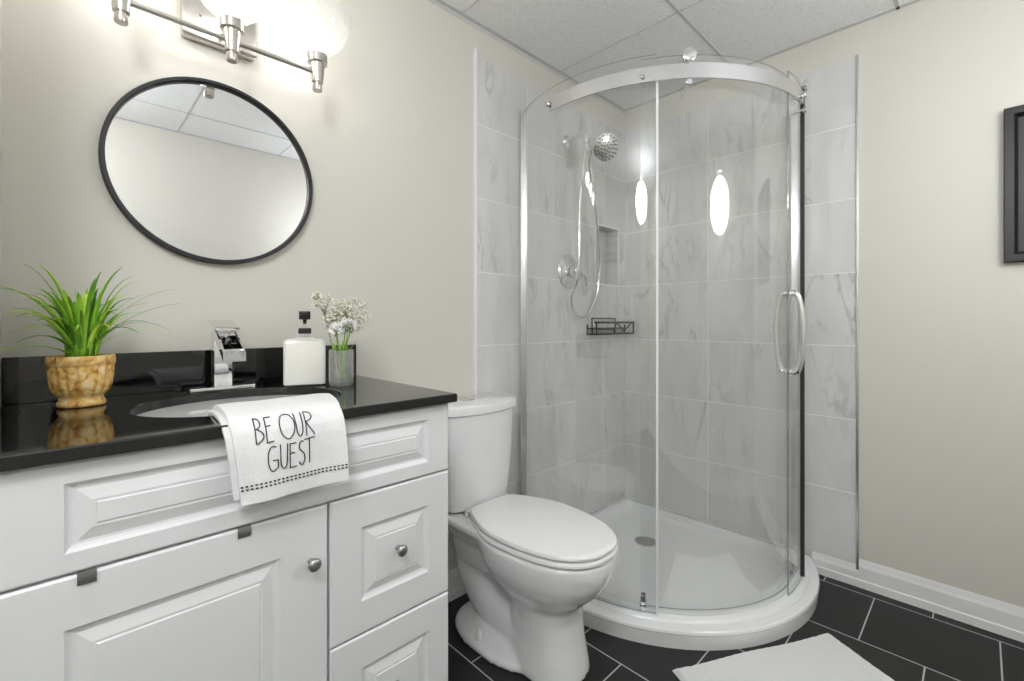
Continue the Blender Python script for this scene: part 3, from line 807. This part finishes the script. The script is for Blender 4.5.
def tankring(hw, yfc, yfm, yb, z, r=.022):
    """rounded plan: straight back, bowed front from corner depth yfc to middle depth yfm"""
    P = []
    for x, y in rrect(0, 0, 1, 1, .12, 5):
        X = x * hw
        Y = yb if y > .88 else None
        tt = (y + 1) / 2
        front = yfc + (yfm - yfc) * (1 - x * x)
        P.append((TXc - .004 + X, front + (yb - front) * tt, z))
    return P
def densify(ring, n=3):
    out = []
    for i, p in enumerate(ring):
        q = ring[(i + 1) % len(ring)]
        m_ = n * 3 if (Vector(q) - Vector(p)).length > .05 else 1
        for k in range(m_): out.append(tuple(Vector(p).lerp(Vector(q), k / m_)))
    return out
def tankring2(hw, yfc, yfm, yb, z):
    base = rrect(0, 0, 1, 1, .14, 5)
    b2 = []
    for i, p in enumerate(base):
        q = base[(i + 1) % len(base)]
        m_ = 10 if math.hypot(q[0] - p[0], q[1] - p[1]) > .5 else 1
        for k in range(m_): b2.append((p[0] + (q[0] - p[0]) * k / m_, p[1] + (q[1] - p[1]) * k / m_))
    out = []
    for x, y in b2:
        front = yfc + (yfm - yfc) * (1 - x * x)
        out.append((TXc - .004 + x * hw, front + (yb - front) * (y + 1) / 2, z))
    return out
bm = B(); loft(bm, [tankring2(.118, 1.315, 1.285, 1.425, .4035), tankring2(.134, 1.30, 1.268, 1.435, .412), tankring2(.142, 1.298, 1.262, 1.436, .45), tankring2(.149, 1.288, 1.252, 1.438, .56), tankring2(.156, 1.284, 1.247, 1.440, .68), tankring2(.158, 1.283, 1.246, 1.440, .7525)])
obj('tank', bm, M['porc'], t)
bm = B(); loft(bm, [tankring2(.160, 1.281, 1.244, 1.441, .7535), tankring2(.168, 1.276, 1.238, 1.443, .7585), tankring2(.169, 1.275, 1.237, 1.443, .782), tankring2(.166, 1.278, 1.240, 1.442, .789), tankring2(.158, 1.286, 1.248, 1.436, .7915)])
obj('tank_lid', bm, M['porc'], t)
bm = B(); lathe(bm, [(.028, 0), (.028, .003), (.025, .005), (.024, .004), (.004, .0045)], (TXc - .018, 1.362, .7916), seg=32); obj('flush_button', bm, M['alu'], t)
bm = B()
tube(bm, smoothpath([(.835, YA - .012, .17), (.835, YA - .05, .17), (.845, YA - .06, .21), (.93, YA - .07, .33), (1.0, YA - .075, .398)], 6), .005, 10)
lathe(bm, [(.022, 0), (.022, .004), (.012, .006), (.012, .03)], (.835, YA - .001, .17), (0, -1, 0), 20)
obj('supply_hose', bm, M['alu'], t)

# ------------------------------------------------------------------ shower base
def uv(u, v): return (XB - u, YA - v)        # distances out from the corner
AC, AR = .34, .682
AT = math.asin((AC - .004) / AR)
out_ = [(0, 0)]
arc_pts = [(AC + AR * math.cos(a), AC + AR * math.sin(a)) for a in [-AT + (PI / 2 + 2 * AT) * k / 56 for k in range(57)]]
pl = [(.004, .004)] + [(.25, .004), (.5, .004), (.75, .004)] + arc_pts + [(.004, .75), (.004, .5), (.004, .25)]
wallv = set(range(0, 4)) | {len(pl) - 1, len(pl) - 2, len(pl) - 3}
scale_in = []
for i, (u, v) in enumerate(pl):
    scale_in.append(.42 if i in wallv else 1.0)
P2 = [uv(u, v) for u, v in pl]       # mirrored twice, orientation kept
area = sum(P2[i - 1][0] * P2[i][1] - P2[i][0] * P2[i - 1][1] for i in range(len(P2)))
sg = 1 if area > 0 else -1
t = thing('shower_tray', 'white acrylic rounded shower tray on the dark floor', 'shower tray', (XB - .45, YA - .45, 0))
bm = B(); rings = []
for ins, z in ((.006, .0), (.003, .048), (.0, .052), (.002, .060), (.006, .063), (.034, .065), (.038, .062), (.043, .062), (.048, .069), (.053, .0715), (.100, .0735), (.106, .072), (.111, .066), (.122, .050), (.15, .043), (.22, .039)):
    q = offset_poly(P2, [sg * ins * s for s in scale_in])
    rings.append([(x, y, z) for x, y in q])
dx_, dy_ = 1.985, 1.118
last = rings[-1]
for k, z in ((.6, .037), (.25, .0345), (.12, .034)):
    rings.append([(dx_ + (x - dx_) * k, dy_ + (y - dy_) * k, z) for x, y, _ in last])
loft(bm, rings); obj('tray', bm, M['acryl'], t, ang=28)
bm = B(); lathe(bm, [(.052, 0), (.052, .002), (.048, .0035), (.004, .0035)], (dx_, dy_, .0345), seg=40); dr = obj('drain', bm, M['chrome'], t)
bm = B()
for r_, n_ in ((.012, 6), (.026, 12), (.039, 18)):
    for k in range(n_):
        a = 2 * PI * k / n_
        lathe(bm, [(.0035, .0033), (.0035, .0040)], (dx_ + r_ * math.cos(a), dy_ + r_ * math.sin(a), .0345), seg=8)
obj('drain_holes', bm, M['rubber'], dr)

# ------------------------------------------------------------------ shower enclosure
GC, GR = .34, .620
ZB, ZT = .0755, 2.015
GT = math.asin(GC / GR)
TOT = GR * (PI / 2 + 2 * GT)
def gpos(s, off=0):
    """arc length s along the glass from the back wall to the right wall; off outwards"""
    a = -GT + s / GR; r = GR + off
    return uv(GC + r * math.cos(a), GC + r * math.sin(a))
def curved(s0, s1, o0, o1, z0, z1, n=None):
    bm = B(); n = n or max(2, int((s1 - s0) / .015)); rings = []
    for k in range(n + 1):
        s = s0 + (s1 - s0) * k / n
        a, b = gpos(s, o0), gpos(s, o1)
        rings.append([(*a, z0), (*b, z0), (*b, z1), (*a, z1)])
    loft(bm, rings)
    if abs(o1 - o0) < .0065:
        for f in bm.faces:
            f.normal_update()
            if abs(f.normal.z) > .9 or len(bm.faces) and f.calc_area() < .03 and abs(f.normal.z) < .1 and len({round(v.co.z, 3) for v in f.verts}) == 2 and max((a.co.xy - b.co.xy).length for a in f.verts for b in f.verts) < .009: f.material_index = 1
    return bm
def snear(px):      # arc length whose plan position falls on an image column of the reference view
    a = math.atan2(980 - 512, 457.0); F_ = (math.cos(a), math.sin(a)); R_ = (F_[1], -F_[0]); best = None
    for k in range(2000):
        s = TOT * (.17 + .66 * k / 2000); x, y = gpos(s)
        d_ = abs(512 + 457 * (x * R_[0] + y * R_[1]) / (x * F_[0] + y * F_[1]) - px)
        if best is None or d_ < best[0]: best = (d_, s)
    return best[1]
t = thing('shower_enclosure', 'curved clear glass corner shower enclosure with chrome top rail', 'shower enclosure', (XB - .45, YA - .45, ZB))
sA, sB, sE, sR = snear(657), snear(640), snear(803), snear(788)
obj('fixed_panel', curved(.030, sA, -.003, .003, ZB, ZT), [M['glass'], M['gedge']], t, ang=30)
obj('fixed_panel', curved(sR, TOT - .030, -.003, .003, ZB, ZT), [M['glass'], M['gedge']], t, ang=30)
door = obj('door', curved(sB, sR + .05, -.022, -.016, ZB + .012, ZT - .001), [M['glass'], M['gedge']], t, ang=30)
obj('edge_seal', curved(sA - .004, sA + .004, -.006, .006, ZB, ZT - .06, 2), M['strip'], t, smooth=False)
obj('edge_seal', curved(sE + .028, sE + .042, -.004, .012, ZB, ZT - .005, 2), M['rubber'], t, smooth=False)
obj('top_rail', curved(snear(538), snear(797), .012, .022, 1.914, 1.965), M['alu'], t, ang=30)
obj('bottom_track', curved(.03, TOT - .03, -.028, -.010, ZB - .002, ZB + .006), M['strip'], t, ang=30)
for (s0, s1) in ((.012, .040), (TOT - .040, TOT - .012)):
    obj('wall_jamb', curved(s0, s1, -.013, .013, ZB - .001, ZT + .01, 2), M['alu'], t, smooth=False)
def radial(s):
    a, b = Vector(gpos(s, 0)), Vector(gpos(s, .1)); d_ = (b - a).normalized(); return Vector((d_.x, d_.y, 0))
def boss(s, z, r, o0, o1, name, parent, m='chrome'):
    bm = B(); c = Vector((*gpos(s, 0), z)); d_ = radial(s)
    prof = [(r * .45, o0), (r * .45, o1 - .012), (r * .9, o1 - .011), (r, o1 - .009), (r, o1 - .002), (r * .85, o1)]
    lathe(bm, prof, c, d_, 24); return obj(name, bm, M[m], parent)
for px, z in ((541, 1.94), (643, 1.94)): boss(snear(px), z, .012, -.006, .036, 'rail_bolt', t)
boss(snear(796), 1.94, .013, -.006, .036, 'rail_bolt', t)
for s in (snear(687), snear(798)):
    boss(s, 1.990, .023, -.030, .034, 'roller', door)
    boss(s, 1.898, .012, -.030, .030, 'anti_jump_knob', door)
for s in (snear(643), snear(800)):
    bm = B(); c = Vector((*gpos(s, -.012), ZB)); d_ = radial(s); a_ = math.atan2(d_.y, d_.x)
    mt = Matrix.Translation(c) @ Matrix.Rotation(a_, 4, 'Z')
    box(bm, -.022, .012, -.011, .011, 0, .022, .002, mtx=mt); box(bm, -.016, -.010, -.008, .008, .02, .052, .001, mtx=mt)
    box(bm, .006, .010, -.008, .008, .02, .052, .001, mtx=mt)
    obj('door_guide', bm, M['chrome'], t)
# bow handles inside and outside the door
sH = snear(795)
bm = B(); d_ = radial(sH); c = Vector((*gpos(sH, -.019), 0))
for sd in (1, -1):
    P = [(.004, .893), (.018, .894), (.029, .905), (.040, .955), (.046, 1.045), (.040, 1.135), (.029, 1.184), (.018, 1.196), (.004, 1.197)]
    tube(bm, smoothpath([c + d_ * (sd * p) + Vector((0, 0, z)) for p, z in P], 5), .0108, 16)
for z in (.895, 1.195):
    lathe(bm, [(.014, -.014), (.016, -.012), (.016, .012), (.014, .014)], c + Vector((0, 0, z)), d_, 20)
obj('handle', bm, M['chrome'], door)

# ------------------------------------------------------------------ shower fittings on the back wall
YW = YA - .0065
t = thing('hand_shower_set', 'chrome shower head and looped hose set high on the tiled back wall', 'shower head', (1.785, YW, 1.984))
bm = B(); lathe(bm, [(.030, 0), (.030, .004), (.018, .010), (.012, .012)], (1.785, YW, 1.984), (0, -1, 0), 28); obj('flange', bm, M['chrome'], t)
bm = B(); tube(bm, smoothpath([(1.785, YW, 1.984), (1.785, YW - .06, 1.99), (1.787, YW - .12, 1.975), (1.792, YW - .18, 1.93)], 6), .0105, 14); obj('arm', bm, M['chrome'], t)
hc, hd = Vector((1.798, YW - .225, 1.898)), Vector((-.42, -.78, -.46)).normalized()
bm = B(); lathe(bm, [(.013, -.045), (.017, -.030), (.030, -.020), (.056, -.008), (.064, .0), (.064, .008), (.060, .011), (.004, .011)], hc, hd, 40); h_ = obj('head', bm, M['alu'], t)
bm = B(); u_, v_, w_ = basis(hd)
for r_, n_ in ((.012, 5), (.026, 9), (.042, 14), (.055, 18)):
    for k in range(n_):
        a = 2 * PI * k / n_
        lathe(bm, [(.0040, .0105), (.003, .0145)], hc + (u_ * math.cos(a) + v_ * math.sin(a)) * r_, hd, 8)
obj('nozzles', bm, M['rubber'], h_)
bm = B(); lathe(bm, [(.016, -.02), (.018, 0), (.016, .02)], (1.787, YW - .125, 1.962), (0, 0, 1), 20)
tube(bm, [(1.787, YW - .125, 1.955), (1.79, YW - .135, 1.90)], .010, 12); obj('bracket', bm, M['chrome'], t)
bm = B()
tube(bm, smoothpath([(1.782, YW - .150, 1.90), (1.80, YW - .135, 1.84), (1.85, YW - .11, 1.74), (1.915, YW - .085, 1.655)], 5), [.014, .014, .013, .012, .011, .011, .011, .011, .011, .012, .012, .012, .012, .012, .011, .010], 16)
obj('wand', bm, M['chrome'], t)
bm = B()
tube(bm, smoothpath([(1.915, YW - .085, 1.655), (1.965, YW - .065, 1.55), (2.010, YW - .045, 1.42), (2.020, YW - .035, 1.32), (2.000, YW - .03, 1.22), (1.945, YW - .028, 1.14), (1.880, YW - .03, 1.112), (1.81, YW - .035, 1.135), (1.765, YW - .05, 1.20), (1.750, YW - .10, 1.30), (1.748, YW - .11, 1.45), (1.755, YW - .11, 1.65), (1.77, YW - .12, 1.82), (1.785, YW - .125, 1.945)], 8), .0075, 12)
obj('hose', bm, M['chrome'], t)
t = thing('shower_valve', 'round chrome mixer valve with lever on the tiled back wall', 'shower valve', (1.806, YW, 1.335))
bm = B(); lathe(bm, [(.084, 0), (.084, .003), (.078, .008), (.050, .011), (.046, .014), (.034, .016)], (1.806, YW, 1.335), (0, -1, 0), 48); obj('plate', bm, M['chrome'], t)
bm = B(); lathe(bm, [(.030, .014), (.028, .045), (.024, .060), (.018, .064)], (1.806, YW, 1.335), (0, -1, 0), 32)
tube(bm, smoothpath([(1.806, YW - .052, 1.335), (1.835, YW - .060, 1.325), (1.862, YW - .066, 1.300), (1.870, YW - .066, 1.265)], 5), .0075, 12); obj('lever', bm, M['chrome'], t)
# wire caddy
cz, cy0, cy1, cx0, cx1 = 1.082, YW - .062, YW - .004, 1.958, 2.318
t = thing('shower_caddy', 'black wire shower caddy basket in the tiled corner', 'caddy', (2.08, YW, 1.02))
bm = B()
tube(bm, [(cx0 - .01, cy0, cz), (cx1 + .005, cy0, cz)], .0062, 8)
tube(bm, [(2.0, cy1, cz - .06), (2.0, cy1, cz + .022), (2.22, cy1, cz + .022), (2.22, cy1, cz - .06)], .0036, 6)
for y in (cy0, cy1):
    tube(bm, [(cx0, y, cz - .062), (cx1, y, cz - .062)], .0046, 6)
tube(bm, [(cx0 + .01, cy1, cz - .032), (cx1 - .005, cy1, cz - .032)], .0040, 6)
for x in (cx0, cx1):
    tube(bm, smoothpath([(x, cy1, cz - .012), (x, cy1, cz - .062)], 2), .0042, 6)
    tube(bm, [(x, cy0, cz), (x, cy0, cz - .062)], .0046, 6)
    tube(bm, [(x, cy0, cz - .062), (x, cy1, cz - .062)], .0042, 6)
obj('frame', bm, M['black'], t)
bm = B()
n = 22
for k in range(1, n):
    x = cx0 + (cx1 - cx0) * k / n
    tube(bm, [(x, cy1, cz - .034), (x, cy1, cz - .062), (x, cy0, cz - .062)], .0018, 5)
zz = [(cx0 + .155, cz - .045), (cx0 + .19, cz), (cx0 + .26, cz - .048), (cx0 + .335, cz - .003)]
tube(bm, [(x, cy0, z) for x, z in zz], .0042, 6)
tube(bm, [(cx0, cy0, cz - .034), (cx0 + .16, cy0, cz - .035), (cx0 + .17, cy0, cz - .062)], .0042, 6)
obj('wires', bm, M['black'], t)

# ------------------------------------------------------------------ picture frame on the right wall
t = thing('picture_frame', 'black picture frame with dark print on the right wall', 'picture', (XB, -.25, 1.555))
y1, y0, z0, z1, fw = -.057, -.46, 1.292, 1.818, .034
bm = B()
def fring(i, d): return [(XB - d, y0 + i, z0 + i), (XB - d, y1 - i, z0 + i), (XB - d, y1 - i, z1 - i), (XB - d, y0 + i, z1 - i)]
loft(bm, [fring(0, .0005), fring(0, .030), fring(.002, .032), fring(fw - .010, .032), fring(fw - .006, .026), fring(fw, .018), fring(fw, .0005)], False, False)
obj('frame', bm, M['black'], t, smooth=False)
bm = B(); box(bm, XB - .012, XB - .004, y0 + fw, y1 - fw, z0 + fw, z1 - fw); obj('print', bm, M['dark'], t, smooth=False)

# ------------------------------------------------------------------ bath mat
t = None
c0, c1, c2 = Vector((1.348, .669)), Vector((1.891, .368)), Vector((1.700, .020))
ex = (c1 - c0).normalized(); ey = Vector((ex.y, -ex.x)); Lx = (c1 - c0).length; Ly = .42
bm = B(); NX, NY = 60, 44
random.seed(5)
G = []
for lay in (0, 1):
    g = []
    for j in range(NY + 1):
        row = []
        for i in range(NX + 1):
            u, v = i / NX, j / NY
            e = min(u, 1 - u) * Lx; f_ = min(v, 1 - v) * Ly; m_ = min(e, f_)
            z = .001 if lay == 0 else .004 + .011 * min(1, m_ / .008) ** .5 + .0006 * math.sin(i * 2.1) * math.sin(j * 1.9)
            if lay and abs(f_ - .058) < .006: z -= .0022
            if lay and abs(e - .058) < .006: z -= .0022
            wob = .0025 * math.sin(u * 11) ; wob2 = .002 * math.sin(v * 9 + 1)
            p = c0 + ex * (u * Lx + wob2) + ey * (v * Ly + wob)
            row.append(bm.verts.new((p.x, p.y, z)))
        g.append(row)
    G.append(g)
for g in G:
    for j in range(NY):
        for i in range(NX): bm.faces.new((g[j][i], g[j][i + 1], g[j + 1][i + 1], g[j + 1][i]))
a, b = G
for j in range(NY):
    for i in (0, NX): bm.faces.new((a[j][i], a[j + 1][i], b[j + 1][i], b[j][i]))
for i in range(NX):
    for j in (0, NY): bm.faces.new((a[j][i], a[j][i + 1], b[j][i + 1], b[j][i]))
tag(obj('bath_mat', bm, M['mat_'], None, origin=(1.62, .40, 0)), 'white terry bath mat on the dark tiles before the shower', 'bath mat')
